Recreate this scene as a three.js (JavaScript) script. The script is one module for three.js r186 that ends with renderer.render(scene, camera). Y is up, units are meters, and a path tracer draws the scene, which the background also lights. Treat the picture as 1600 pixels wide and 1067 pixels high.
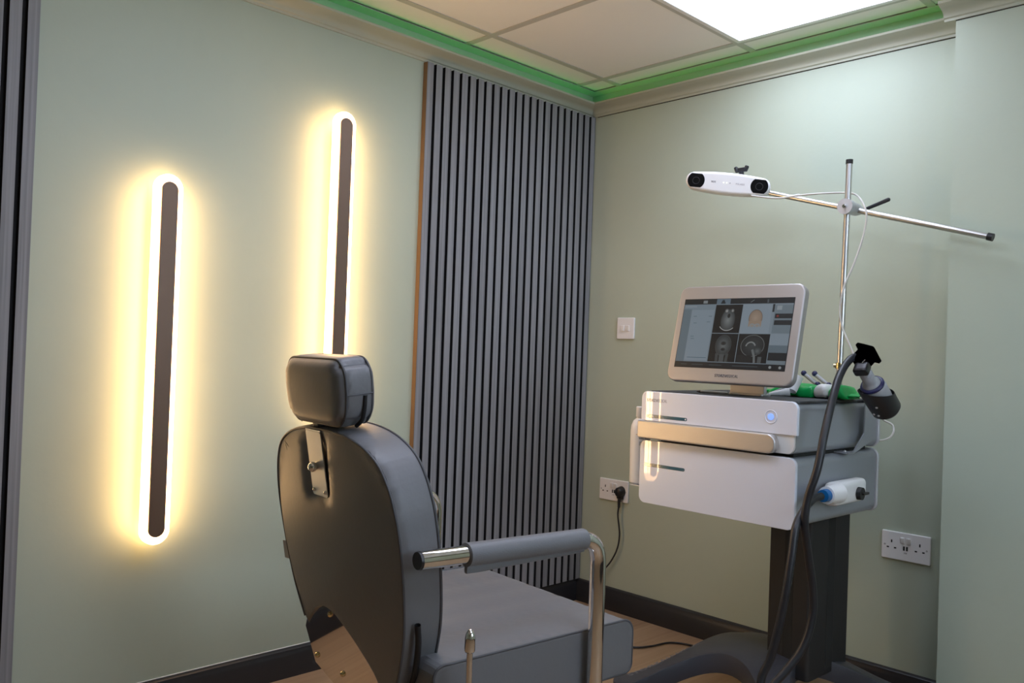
import * as THREE from 'three';
import { mergeGeometries, mergeVertices, toCreasedNormals } from 'three/addons/utils/BufferGeometryUtils.js';
import { TessellateModifier } from 'three/addons/modifiers/TessellateModifier.js';
import { TextGeometry } from 'three/addons/geometries/TextGeometry.js';
import { FontLoader } from 'three/addons/loaders/FontLoader.js';
import { RectAreaLightUniformsLib } from 'three/addons/lights/RectAreaLightUniformsLib.js';

// ---------------------------------------------------------------- camera, light, exposure
RectAreaLightUniformsLib.init();
const scene = new THREE.Scene();
scene.background = new THREE.Color().setRGB(4.1, 5.0, 6.1);   // overcast daylight outside the window
const camera = new THREE.PerspectiveCamera(44.03, 1600 / 1067, 0.05, 30);
camera.rotation.order = 'YXZ';
camera.position.set(2.3369, 1.026, 2.7061);
camera.rotation.set(0.012, 0.798, 0.0363);
scene.add(camera);
const renderer = new THREE.WebGLRenderer({ antialias: true });
renderer.toneMapping = THREE.LinearToneMapping;
renderer.toneMappingExposure = 1.0;
renderer.shadowMap.enabled = true;

const COOL = new THREE.Color().setRGB(0.90, 0.985, 1.24);
const WARM = new THREE.Color().setRGB(1.0, 0.585, 0.265);
const GREEN = new THREE.Color().setRGB(0.02, 1.0, 0.10);
const PANEL_LIGHT = 5.0, PANEL_GLOW = 2.5;      // the two ceiling panels
const LAMP_LIGHT = 23, LAMP_GLOW = 11;           // the two wall lights
const STRIP_LIGHT = 1.6, STRIP_GLOW = 1.1;          // the green strips above the coving

function areaLight(color, intensity, w, h, from, to) {
  const l = new THREE.RectAreaLight(color, intensity, w, h);
  l.position.set(...from); l.lookAt(...to); scene.add(l);
  return l;
}
const CEIL = 2.118;
const PANELS = [[1.078, 0.452], [1.078, 1.652], [2.278, 1.652]];
for (const [x, z] of PANELS) areaLight(COOL, PANEL_LIGHT, 0.56, 0.56, [x, CEIL - 0.012, z], [x, 0, z]);

// ---------------------------------------------------------------- helpers
const V = (x, y, z) => new THREE.Vector3(x, y, z);
let seed = 7;
const rnd = () => { seed = (seed * 1664525 + 1013904223) % 4294967296; return seed / 4294967296; };
const used = {};
function numbered(name) {
  if (!(name in used)) { used[name] = 0; return name; }
  return name + '_' + String(++used[name]).padStart(3, '0');
}
function tag(o, label, category, group) {
  o.userData.label = label; o.userData.category = category;
  if (group) o.userData.group = group;
  return o;
}
function thing(name, label, category, pos = [0, 0, 0], turn = 0, group) {
  const o = new THREE.Group(); o.name = numbered(name);
  o.position.set(...pos); o.rotation.y = turn; scene.add(o);
  return tag(o, label, category, group);
}
function mesh(name, geo, mat, parent = scene) {
  const list = Array.isArray(geo) ? geo : [geo];
  const g = list.length > 1 ? mergeGeometries(list.map((q) => { const c = q.index ? q.toNonIndexed() : q.clone(); for (const k of Object.keys(c.attributes)) if (!['position', 'normal', 'uv'].includes(k)) c.deleteAttribute(k); if (!c.attributes.uv) c.setAttribute('uv', new THREE.BufferAttribute(new Float32Array(c.attributes.position.count * 2), 2)); return c; })) : list[0];
  const m = new THREE.Mesh(g, mat);
  m.name = parent === scene ? numbered(name) : name;
  m.castShadow = m.receiveShadow = true;
  parent.add(m);
  return m;
}
const partCount = new Map();
function part(name, geo, mat, parent, label) {
  const m = mesh(name, geo, mat, parent);
  const key = parent.uuid + name, n = partCount.get(key) || 0;
  partCount.set(key, n + 1);
  if (n) m.name = name + '_' + String(n).padStart(3, '0');
  if (label) m.userData.label = label;
  return m;
}
function struct(name, geo, mat, parent = scene) {
  const m = mesh(name, geo, mat, parent);
  if (parent === scene) m.userData.kind = 'structure';
  return m;
}
// texture coordinates in metres from the dominant normal
function metreUV(geo) {
  const g = geo.index ? geo.toNonIndexed() : geo, p = g.attributes.position, uv = new Float32Array(p.count * 2);
  const a = V(), b = V(), c = V(), n = V();
  for (let i = 0; i < p.count; i += 3) {
    a.fromBufferAttribute(p, i); b.fromBufferAttribute(p, i + 1); c.fromBufferAttribute(p, i + 2);
    n.copy(b).sub(a).cross(c.clone().sub(a));
    const ax = Math.abs(n.x), ay = Math.abs(n.y), az = Math.abs(n.z);
    for (let k = 0; k < 3; k++) {
      const q = [a, b, c][k];
      const [u, w] = ax >= ay && ax >= az ? [q.z, q.y] : ay >= az ? [q.x, q.z] : [q.x, q.y];
      uv[(i + k) * 2] = u; uv[(i + k) * 2 + 1] = w;
    }
  }
  g.setAttribute('uv', new THREE.BufferAttribute(uv, 2));
  return g;
}
const box = (w, h, d, x = 0, y = 0, z = 0) => new THREE.BoxGeometry(w, h, d).translate(x, y, z);
const span = (x0, x1, y0, y1, z0, z1) => box(x1 - x0, y1 - y0, z1 - z0, (x0 + x1) / 2, (y0 + y1) / 2, (z0 + z1) / 2);
function rod(a, b, r, r2 = r, seg = 20) {
  const A = V(...a), B = V(...b), d = B.clone().sub(A);
  const g = new THREE.CylinderGeometry(r2, r, d.length(), seg);
  g.applyQuaternion(new THREE.Quaternion().setFromUnitVectors(V(0, 1, 0), d.clone().normalize()));
  return g.translate(...A.add(B).multiplyScalar(0.5).toArray());
}
const curve = (pts, tension = 0.5) => new THREE.CatmullRomCurve3(pts.map((p) => V(...p)), false, 'centripetal', tension);
const tube = (pts, r, seg = 60, rad = 10) => new THREE.TubeGeometry(curve(pts), seg, r, rad, false);
const loop = (pts, r, seg = 160, rad = 8) => new THREE.TubeGeometry(new THREE.CatmullRomCurve3(pts.map((p) => V(...p)), true, 'centripetal'), seg, r, rad, true);
// path of straight runs with rounded bends
function bentTube(pts, bend, r, rad = 20) {
  const path = new THREE.CurvePath(), P = pts.map((p) => V(...p));
  let from = P[0];
  for (let i = 1; i < P.length - 1; i++) {
    const d0 = P[i].clone().sub(P[i - 1]).normalize(), d1 = P[i + 1].clone().sub(P[i]).normalize();
    const s = P[i].clone().addScaledVector(d0, -bend), e = P[i].clone().addScaledVector(d1, bend);
    path.add(new THREE.LineCurve3(from, s)); path.add(new THREE.QuadraticBezierCurve3(s, P[i], e)); from = e;
  }
  path.add(new THREE.LineCurve3(from, P[P.length - 1]));
  const out = [];
  for (const c of path.curves) { const n = c.isLineCurve3 ? 6 : 14; for (let k = 0; k < n; k++) out.push(c.getPoint(k / n)); }
  out.push(P[P.length - 1]);
  return new THREE.TubeGeometry(new THREE.CatmullRomCurve3(out, false, 'centripetal'), out.length * 2, r, rad, false);
}
// box whose edges are rounded by r
function softBox(w, h, d, r, n = 12, shape) {
  let g = new THREE.BoxGeometry(w, h, d, n, n, n);
  g.deleteAttribute('uv'); g.deleteAttribute('normal');
  g = mergeVertices(g, 1e-5);
  const p = g.attributes.position, q = V(), c = V();
  const ease = (t, half) => { // crowd vertices towards the edges
    const s = t / half; return half * Math.sign(s) * (1 - Math.pow(Math.max(0, 1 - Math.abs(s)), 1.6));
  };
  for (let i = 0; i < p.count; i++) {
    q.set(ease(p.getX(i), w / 2), ease(p.getY(i), h / 2), ease(p.getZ(i), d / 2));
    c.set(THREE.MathUtils.clamp(q.x, -w / 2 + r, w / 2 - r), THREE.MathUtils.clamp(q.y, -h / 2 + r, h / 2 - r), THREE.MathUtils.clamp(q.z, -d / 2 + r, d / 2 - r));
    const e = q.clone().sub(c);
    if (e.lengthSq() > 1e-12) q.copy(c).addScaledVector(e.normalize(), r);
    if (shape) shape(q);
    p.setXYZ(i, q.x, q.y, q.z);
  }
  g.computeVertexNormals();
  return g;
}
function rrect(w, h, r, cx = 0, cy = 0, rs) { // rs: radii TL TR BR BL
  const [tl, tr, br, bl] = rs || [r, r, r, r], s = new THREE.Shape(), x0 = cx - w / 2, x1 = cx + w / 2, y0 = cy - h / 2, y1 = cy + h / 2;
  s.moveTo(x0 + bl, y0); s.lineTo(x1 - br, y0);
  if (br) s.absarc(x1 - br, y0 + br, br, -Math.PI / 2, 0);
  s.lineTo(x1, y1 - tr); if (tr) s.absarc(x1 - tr, y1 - tr, tr, 0, Math.PI / 2);
  s.lineTo(x0 + tl, y1); if (tl) s.absarc(x0 + tl, y1 - tl, tl, Math.PI / 2, Math.PI);
  s.lineTo(x0, y0 + bl); if (bl) s.absarc(x0 + bl, y0 + bl, bl, Math.PI, 1.5 * Math.PI);
  return s;
}
// extrusion along z from z0 to z1, its outer size kept under the bevel
function slab(shape, z0, z1, bevel = 0.0015, seg = 3, curveSegments = 16) {
  return new THREE.ExtrudeGeometry(shape, { depth: z1 - z0 - 2 * bevel, bevelEnabled: bevel > 0, bevelThickness: bevel, bevelSize: bevel, bevelOffset: -bevel, bevelSegments: seg, curveSegments }).translate(0, 0, z0 + bevel);
}
const polygon = (pts) => new THREE.Shape(pts.map(([x, y]) => new THREE.Vector2(x, y)));
const dome = (x, y, z, r, flat = 0.6) => new THREE.SphereGeometry(r, 14, 10).scale(1, 1, flat).translate(x, y, z);

// ---------------------------------------------------------------- textures
function noiseField(n, octaves, first, sx = 1, sy = 1) {
  const out = new Float32Array(n * n);
  let amp = 1;
  for (let o = 0; o < octaves; o++) {
    const cx = Math.max(1, Math.round(first * sx * 2 ** o)), cy = Math.max(1, Math.round(first * sy * 2 ** o)), grid = Float32Array.from({ length: cx * cy }, rnd);
    for (let y = 0; y < n; y++) for (let x = 0; x < n; x++) {
      const fx = x / n * cx, fy = y / n * cy, ix = Math.floor(fx), iy = Math.floor(fy);
      let u = fx - ix, v = fy - iy; u = u * u * (3 - 2 * u); v = v * v * (3 - 2 * v);
      const a = grid[(iy % cy) * cx + ix % cx], b = grid[(iy % cy) * cx + (ix + 1) % cx], c = grid[((iy + 1) % cy) * cx + ix % cx], d = grid[((iy + 1) % cy) * cx + (ix + 1) % cx];
      out[y * n + x] += amp * ((a + (b - a) * u) * (1 - v) + (c + (d - c) * u) * v - 0.5);
    }
    amp *= 0.55;
  }
  return out;
}
function dataTexture(n, fn, metres, srgb = true) {
  const d = new Uint8Array(n * n * 4);
  for (let i = 0; i < n * n; i++) { const c = fn(i % n, Math.floor(i / n), i); for (let k = 0; k < 3; k++) d[i * 4 + k] = Math.max(0, Math.min(255, c[k])); d[i * 4 + 3] = 255; }
  const t = new THREE.DataTexture(d, n, n);
  t.wrapS = t.wrapT = THREE.RepeatWrapping; t.magFilter = THREE.LinearFilter; t.minFilter = THREE.LinearFilter;
  t.repeat.set(1 / metres[0], 1 / metres[1]);
  if (srgb) t.colorSpace = THREE.SRGBColorSpace;
  t.needsUpdate = true;
  return t;
}
const grey = (v) => [v, v, v];
const leatherField = noiseField(256, 5, 16), paintField = noiseField(256, 4, 8), blotch = noiseField(256, 4, 3);
const leatherBump = dataTexture(256, (x, y, i) => grey(128 + 110 * leatherField[i]), [0.14, 0.14], false);
const paintBump = dataTexture(256, (x, y, i) => grey(128 + 100 * paintField[i]), [0.25, 0.25], false);
const paintTone = dataTexture(256, (x, y, i) => grey(251 + 6 * blotch[i]), [1.7, 1.7]);
const grainA = noiseField(512, 5, 3, 20, 1), grainB = noiseField(512, 4, 2, 6, 1);
const slatGrain = dataTexture(512, (x, y, i) => { const v = 226 + 34 * grainA[i] + 20 * grainB[i]; return [v, v, v + 3]; }, [0.28, 1.1]);
const floorGrain = dataTexture(512, (x, y, i) => { const v = grainA[i] * 14 + grainB[i] * 16; return [204 + v, 170 + v, 132 + v * 0.9]; }, [0.5, 1.6]);
const brushField = noiseField(256, 3, 2, 1, 60);
const brushBump = dataTexture(256, (x, y, i) => grey(128 + 90 * brushField[i]), [0.3, 0.08], false);

// ---------------------------------------------------------------- materials
const std = (rgb, roughness, extra = {}) => { const m = new THREE.MeshPhysicalMaterial({ roughness, ...extra }); m.color.setRGB(...rgb); return m; };
const M = {
  wall: std([0.455, 0.52, 0.42], 0.6, { map: paintTone, bumpMap: paintBump, bumpScale: 0.0006 }),
  coving: std([0.43, 0.45, 0.36], 0.5),
  tile: std([0.87, 0.85, 0.82], 0.9, { bumpMap: paintBump, bumpScale: 0.0005 }),
  grid: std([0.52, 0.51, 0.47], 0.5),
  gap: std([0.02, 0.02, 0.018], 0.9),
  skirting: std([0.022, 0.022, 0.025], 0.35),
  caulk: std([0.8, 0.8, 0.78], 0.5),
  floor: std([0.56, 0.55, 0.57], 0.45, { map: floorGrain }),
  slat: std([0.33, 0.33, 0.338], 0.62, { map: slatGrain }),
  felt: std([0.008, 0.008, 0.009], 0.95),
  fibreboard: std([0.16, 0.10, 0.05], 0.8),
  bronze: std([0.20, 0.13, 0.09], 0.45, { metalness: 0.4 }),
  leather: std([0.158, 0.16, 0.17], 0.46, { bumpMap: leatherBump, bumpScale: 0.0003, sheen: 0.7, sheenRoughness: 0.5, sheenColor: new THREE.Color().setRGB(0.5, 0.52, 0.58) }),
  piping: std([0.075, 0.077, 0.084], 0.5),
  chrome: std([0.75, 0.74, 0.72], 0.06, { metalness: 1 }),
  mirror: std([0.8, 0.78, 0.75], 0.04, { metalness: 1 }),
  brass: std([0.62, 0.5, 0.28], 0.22, { metalness: 1 }),
  steel: std([0.66, 0.655, 0.65], 0.32, { metalness: 1 }),
  blackPlastic: std([0.012, 0.012, 0.014], 0.4),
  rubber: std([0.013, 0.014, 0.018], 0.42),
  zip: std([0.008, 0.008, 0.009], 0.7),
  silver: std([0.35, 0.37, 0.405], 0.36, { metalness: 0.4 }),
  rim: std([0.56, 0.57, 0.59], 0.4, { metalness: 0.4 }),
  gloss: std([0.76, 0.80, 0.90], 0.25, { clearcoat: 1, clearcoatRoughness: 0.015 }),
  alu: std([0.62, 0.60, 0.58], 0.42, { metalness: 0.85, bumpMap: brushBump, bumpScale: 0.0002 }),
  monitor: std([0.44, 0.42, 0.41], 0.36, { metalness: 0.5 }),
  white: std([0.8, 0.8, 0.8], 0.35),
  whiteSoft: std([0.78, 0.78, 0.77], 0.5),
  column: std([0.022, 0.021, 0.021], 0.55),
  base: std([0.05, 0.053, 0.066], 0.42),
  basePrint: std([0.16, 0.16, 0.17], 0.6),
  print: std([0.07, 0.07, 0.08], 0.6),
  printPale: std([0.25, 0.24, 0.25], 0.6),
  teal: std([0.012, 0.09, 0.14], 0.1, { clearcoat: 1, clearcoatRoughness: 0.02 }),
  mat: std([0.05, 0.052, 0.055], 0.75, { bumpMap: leatherBump, bumpScale: 0.001 }),
  green: std([0.0, 0.36, 0.075], 0.3),
  bluePlastic: std([0.005, 0.12, 0.34], 0.35),
  navy: std([0.012, 0.014, 0.075], 0.4),
  greyPlastic: std([0.34, 0.35, 0.37], 0.4),
  palecable: std([0.6, 0.58, 0.53], 0.5),
  labelGrey: std([0.45, 0.46, 0.46], 0.5),
  amber: std([0.62, 0.36, 0.10], 0.5),
};
M.jet = std([0.005, 0.005, 0.006], 0.35);
const glow = (color, k, base = [0.9, 0.9, 0.9]) => { const m = std(base, 0.5); m.emissive.copy(color); m.emissiveIntensity = k; return m; };
const loader = new FontLoader();
const bold = await loader.loadAsync('fonts/droid/droid_sans_bold.typeface.json');
const regular = await loader.loadAsync('fonts/droid/droid_sans_regular.typeface.json');
function lettering(runs, size) { // [[text, font], ...] set side by side, base line at y 0, depth along z
  const out = []; let x = 0;
  for (const [t, font, k = 1] of runs) {
    const g = new TextGeometry(t, { font, size: size * k, depth: 0.0005, curveSegments: 4, bevelEnabled: false });
    g.computeBoundingBox(); out.push(g.translate(x, 0, 0)); x += g.boundingBox.max.x - Math.min(0, g.boundingBox.min.x) + size * 0.16;
  }
  const g = mergeGeometries(out.map((q) => (q.index ? q.toNonIndexed() : q)));
  g.computeBoundingBox();
  return g;
}

// ---------------------------------------------------------------- the room
const XR = 3.3, ZF = 5.355, PX = 1.4745, PZ = 0.13;
struct('floor', metreUV(span(-0.1, XR + 0.1, -0.08, 0, -0.1, ZF + 0.1)), M.floor);
struct('wall_left', metreUV(span(-0.1, 0, 0, 2.3, -0.1, ZF + 0.1)), M.wall);
struct('wall_back', metreUV(span(0, XR, 0, 2.3, -0.1, 0)), M.wall);
const WZ0 = 0.75, WZ1 = 1.85, WY0 = 0.85, WY1 = 1.95;          // window opening in the right wall
struct('wall_right', [span(XR, XR + 0.1, 0, WY0, -0.1, ZF + 0.1), span(XR, XR + 0.1, WY1, 2.3, -0.1, ZF + 0.1), span(XR, XR + 0.1, WY0, WY1, -0.1, WZ0), span(XR, XR + 0.1, WY0, WY1, WZ1, ZF + 0.1)].map(metreUV), M.wall);
{
  const w = new THREE.Group(); w.name = 'window_1'; w.userData.kind = 'structure'; w.position.set(XR + 0.05, WY0, (WZ0 + WZ1) / 2); scene.add(w);
  const hw = (WZ1 - WZ0) / 2, hh = WY1 - WY0, b = 0.05;
  part('window_frame', [span(-0.03, 0.03, 0, b, -hw, hw), span(-0.03, 0.03, hh - b, hh, -hw, hw), span(-0.03, 0.03, b, hh - b, -hw, -hw + b), span(-0.03, 0.03, b, hh - b, hw - b, hw), span(-0.025, 0.025, b, hh - b, -0.025, 0.025)], M.white, w);
  const glass = std([1, 1, 1], 0.02, { transmission: 1, thickness: 0, ior: 1.5 });
  for (const q of [-1, 1]) part('pane', span(-0.003, 0.003, b, hh - b, q > 0 ? 0.025 : -hw + b, q > 0 ? hw - b : -0.025), glass, w);
  part('window_sill', span(-0.12, 0.0, -0.02, 0.0, -hw - 0.04, hw + 0.04), M.white, w);
}
struct('wall_front', metreUV(span(0, XR, 0, 2.3, ZF, ZF + 0.1)), M.wall);
struct('pillar', metreUV(span(PX, XR, 0, 2.14, 0, PZ)), M.wall);
const ceiling = struct('ceiling', metreUV(span(0, XR, 2.14, 2.3, 0, ZF)), M.tile);
{ // suspended grid: tiles, tee bars and the edge angle
  const gx = [0.05, 0.178, 0.778, 1.378, 1.978, 2.578, 3.178, XR - 0.05], gz = [0.05, 0.152, 0.752, 1.352, 1.952, 2.552, 3.152, 3.752, 4.352, 4.952, ZF - 0.05];
  const lit = PANELS.map(([x, z]) => x.toFixed(2) + z.toFixed(2));
  const tiles = new Map();
  for (let i = 0; i < 7; i++) for (let k = 0; k < 10; k++) {
    let x0 = gx[i], x1 = gx[i + 1], z0 = gz[k], z1 = gz[k + 1];
    if (lit.includes(((x0 + x1) / 2).toFixed(2) + ((z0 + z1) / 2).toFixed(2))) continue;
    if (k === 0 && i === 3) x1 = PX - 0.05; else if (k === 0 && i > 3) continue;
    if (k === 1 && i > 2) z0 = PZ + 0.05;
    const w = x1 - x0 - 0.006, d = z1 - z0 - 0.006, key = w.toFixed(3) + d.toFixed(3);
    if (!tiles.has(key)) tiles.set(key, metreUV(slab(rrect(w, d, 0.001), 0, 0.014, 0.001, 2).rotateX(-Math.PI / 2)));
    const t = part('ceiling_tile', tiles.get(key), M.tile, ceiling);
    t.position.set((x0 + x1) / 2, CEIL, (z0 + z1) / 2);
  }
  for (const x of gx.slice(1, 7)) part('grid_bar', [span(x - 0.012, x + 0.012, CEIL - 0.0025, CEIL + 0.0005, x > PX - 0.05 ? PZ : 0.02, ZF), span(x - 0.001, x + 0.001, CEIL, 2.14, x > PX - 0.05 ? PZ : 0.02, ZF)], M.grid, ceiling);
  for (const z of gz.slice(1, 10)) part('grid_bar', [span(0.02, z < 0.2 ? PX - 0.05 : XR, CEIL - 0.0027, CEIL + 0.0003, z - 0.012, z + 0.012), span(0.02, z < 0.2 ? PX - 0.05 : XR, CEIL, 2.14, z - 0.001, z + 0.001)], M.grid, ceiling);
  part('edge_angle', [span(0, 0.049, CEIL - 0.0035, CEIL - 0.001, 0, ZF), span(0, 0.0015, CEIL, 2.14, 0, ZF)], M.grid, ceiling);
  part('edge_angle', [span(0.049, PX, CEIL - 0.0035, CEIL - 0.001, 0, 0.049)], M.grid, ceiling);
  part('edge_angle', [span(PX - 0.043, PX, CEIL - 0.0035, CEIL - 0.001, 0.043, PZ + 0.043), span(PX, XR, CEIL - 0.0035, CEIL - 0.001, PZ, PZ + 0.043)], M.grid, ceiling);
}
// coving profile: distance from the wall, height
const COVE = (k) => polygon([[0, 2.024], [0.005, 2.024], [0.006, 2.031], [0.011, 2.034], [0.014, 2.042], [0.022, 2.049], [0.036, 2.053], [0.05, 2.056], [0.06, 2.06], [0.063, 2.066], [0.06, 2.068], [0.055, 2.067], [0.05, 2.058], [0.0, 2.05]].map(([s, y]) => [s * k, y]));
const along = (shape, len) => toCreasedNormals(new THREE.ExtrudeGeometry(shape, { depth: len, bevelEnabled: false }), 0.6);
// shape x = distance from wall; for the left wall it runs along +z, for the back wall it is turned
struct('trim_1', along(COVE(1), ZF), M.coving);
{
  // turned copies: x along the wall, z = distance from the wall
  const turned = (k, x0, x1, z) => { const g = along(COVE(k), x1 - x0); const p = g.attributes.position, n = g.attributes.normal; for (let i = 0; i < p.count; i++) { const s = p.getX(i), l = p.getZ(i); p.setXYZ(i, x1 - l, p.getY(i), z + s); const ns = n.getX(i), nl = n.getZ(i); n.setXYZ(i, -nl, n.getY(i), ns); } return g; };
  struct('trim_2', turned(1, 0, PX, 0), M.coving);
  struct('trim_3', [turned(1, PX - 0.03, XR, PZ), span(PX - 0.03, PX, 2.05, 2.062, 0, PZ)], M.coving);
  struct('trim_4', [span(0.03, PX, 2.0215, 2.0235, 0.0, 0.0012), span(PX, XR, 2.0215, 2.0235, PZ, PZ + 0.0012)], M.gap);
}
const skirt = polygon([[0, 0], [0.018, 0], [0.018, 0.066], [0.014, 0.074], [0.012, 0.083], [0.006, 0.088], [0, 0.089]]);
struct('baseboard_left', along(skirt, ZF), M.skirting);
{
  const g = along(skirt, PX), p = g.attributes.position, n = g.attributes.normal;
  for (let i = 0; i < p.count; i++) { const s = p.getX(i), l = p.getZ(i), ns = n.getX(i), nl = n.getZ(i); p.setXYZ(i, PX - l, p.getY(i), s); n.setXYZ(i, -nl, n.getY(i), ns); }
  struct('baseboard_back', g, M.skirting);
  struct('baseboard_pillar', span(PX, XR, 0, 0.089, PZ, PZ + 0.016), M.skirting);
  struct('baseboard_right', span(XR - 0.016, XR, 0, 0.089, PZ + 0.02, ZF), M.skirting);
  struct('baseboard_front', span(0.02, XR - 0.02, 0, 0.089, ZF - 0.016, ZF), M.skirting);
  struct('trim_5', tube([[0.0012, 0.09, 1.12], [0.0012, 0.0895, 1.3], [0.0012, 0.09, 1.5], [0.0012, 0.0895, 1.9]], 0.0016, 20, 6), M.caulk);
}

// green strips lying on the ledge of the coving
function ledStrip(label, x0, x1, z0, z1, lights) {
  const t = thing('led_strip', label, 'strip light', [(x0 + x1) / 2, 2.0585, (z0 + z1) / 2]);
  const w = x1 - x0, d = z1 - z0;
  part('tape', box(w, 0.002, d, 0, 0, 0), M.white, t);
  part('diffuser', box(Math.max(w - 0.004, 0.006), 0.003, Math.max(d - 0.004, 0.006), 0, 0.0025, 0), glow(GREEN, STRIP_GLOW, [0.3, 0.8, 0.4]), t);
  areaLight(GREEN, STRIP_LIGHT, Math.max(w, d), 0.007, [(x0 + x1) / 2, 2.0635, (z0 + z1) / 2], lights).rotateZ(w > d ? 0 : Math.PI / 2);
}
ledStrip('green glowing strip light along the ledge above the slatted wall', 0.018, 0.03, 0.04, ZF - 0.05, [0.024, 2.2, (0.04 + ZF - 0.05) / 2]);
ledStrip('green glowing strip light along the ledge above the light switch and the cart', 0.04, PX - 0.04, 0.018, 0.03, [PX / 2, 2.2, 0.024]);

// ceiling light panels
PANELS.forEach(([x, z], i) => {
  const t = thing('ceiling_light', ['bright square white ceiling light panel close to the back wall', 'square white ceiling light panel right above the leather chair, out of the frame', 'square white ceiling light panel out of the frame, towards the right wall'][i], 'ceiling light', [x, CEIL, z]);
  const fr = new THREE.Shape(rrect(0.594, 0.594, 0.004).getPoints()); fr.holes.push(new THREE.Path(rrect(0.562, 0.562, 0.003).getPoints()));
  part('frame', slab(fr, -0.004, 0.012, 0.0015, 2).rotateX(-Math.PI / 2), M.white, t);
  part('diffuser', box(0.564, 0.006, 0.564, 0, 0.001, 0), glow(COOL, PANEL_GLOW), t);
});

// ---------------------------------------------------------------- slatted panels on the left wall
function slatPanel(label, z0, count, y0, y1, edge) {
  const pitch = 0.0397, w = 0.0268, t = thing('slat_panel', label, 'wall panel', [0.0006, y0, z0]);
  const len = pitch * (count - 1) + w, h = y1 - y0;
  part('felt_backing', span(0, 0.009, 0, h, 0, len), M.felt, t);
  const make = (du) => { // front laminate, black sides
    const g = metreUV(new THREE.BoxGeometry(0.0125, h, w).translate(0.0148, h / 2, w / 2));
    const uv = g.attributes.uv; for (let i = 0; i < uv.count; i++) uv.setX(i, uv.getX(i) + du);
    g.clearGroups(); for (let f = 0; f < 6; f++) g.addGroup(f * 6, 6, f === 0 ? 0 : 1);
    return g;
  };
  const variants = [0, 0.07, 0.13, 0.19, 0.23].map(make);
  for (let k = 0; k < count; k++) part('slat', variants[(k * 3) % 5], [M.slat, M.felt], t).position.z = k * pitch;
  if (edge) part('board_edge', span(0.0002, 0.0208, 0, h - 0.001, len, len + 0.0016), M.fibreboard, t, 'raw brown board edge');
  return t;
}
slatPanel('wide grey slatted panel with black gaps filling the wall beside the corner', 0.004, 23, 0.09, 2.021, true);
slatPanel('grey slatted panel cut off by the frame, left of the two wall lights', 2.112, 15, 0.09, 2.021, false);

// ---------------------------------------------------------------- wall lights
function wallLight(label, y, z) {
  const t = thing('wall_light', label, 'wall light', [0, y, z]);
  const cap = (w, h) => rrect(w, h, w / 2 - 1e-5);
  const face = (g) => g.rotateY(Math.PI / 2); // extrusion axis z becomes x
  part('mounting_plate', face(slab(cap(0.034, 0.9), 0.0005, 0.03, 0.001, 2)), M.bronze, t);
  part('diffuser', face(slab(cap(0.076, 1.0), 0.03, 0.052, 0.004, 4, 24)), glow(WARM, LAMP_GLOW), t);
  part('cover', face(slab(cap(0.045, 0.958), 0.052, 0.058, 0.002, 3, 24)), M.bronze, t, 'dark bronze cover');
  for (const s of [-1, 1]) {
    areaLight(WARM, LAMP_LIGHT, 0.02, 0.92, [0.041, y, z + s * 0.0395], [0.041, y, z + s]);
    areaLight(WARM, LAMP_LIGHT, 0.013, 0.92, [0.0535, y, z + s * 0.0303], [1, y, z + s * 0.0303]);
  }
}
wallLight('lower of the two glowing oblong wall lights, nearer the frame edge', 0.972, 1.789);
wallLight('higher of the two glowing oblong wall lights, partly behind the headrest', 1.264, 1.243);

// ---------------------------------------------------------------- switch, sockets, plug
function softPlate(w, h) { return slab(rrect(w, h, 0.004), 0, 0.009, 0.003, 4); }
function socket(label, x, y) {
  const t = thing('wall_socket', label, 'socket', [x, y, 0]);
  part('plate', softPlate(0.146, 0.086), M.white, t);
  for (const cx of [-0.042, 0.042]) {
    part('pin_hole', span(cx - 0.002, cx + 0.002, 0.008, 0.017, 0.0085, 0.0094), M.gap, t);
    for (const s of [-1, 1]) part('pin_hole', span(cx + s * 0.011 - 0.0035, cx + s * 0.011 + 0.0035, -0.009, -0.005, 0.0085, 0.0094), M.gap, t);
  }
  for (const s of [-1, 1]) {
    part('rocker', softBox(0.0125, 0.019, 0.006, 0.0015, 4).rotateX(0.14).translate(s * 0.009, 0.019, 0.0105), M.whiteSoft, t);
    part('usb_port', span(s * 0.0045 - 0.0026, s * 0.0045 + 0.0026, -0.011, 0.002, 0.0085, 0.0094), M.gap, t);
    part('screw', new THREE.CylinderGeometry(0.003, 0.003, 0.001, 12).rotateX(Math.PI / 2).translate(s * 0.0625, 0, 0.0092), M.labelGrey, t);
  }
  part('usb_mark', lettering([['USB', regular]], 0.004).translate(-0.005, -0.02, 0.009), M.printPale, t);
}
socket('empty white double socket with usb ports, low on the wall right of the cart', 1.334, 0.469);
socket('white double socket with a black plug in it, left of the cart', 0.189, 0.481);
{
  const t = thing('light_switch', 'small square white light switch with two rockers beside the slatted panel', 'light switch', [0.221, 1.136, 0]);
  part('plate', softPlate(0.086, 0.086), M.white, t);
  for (const s of [-1, 1]) part('rocker', softBox(0.016, 0.024, 0.006, 0.0015, 4).rotateX(s * 0.1).translate(s * 0.0125, 0, 0.0105), M.whiteSoft, t);
}
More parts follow.
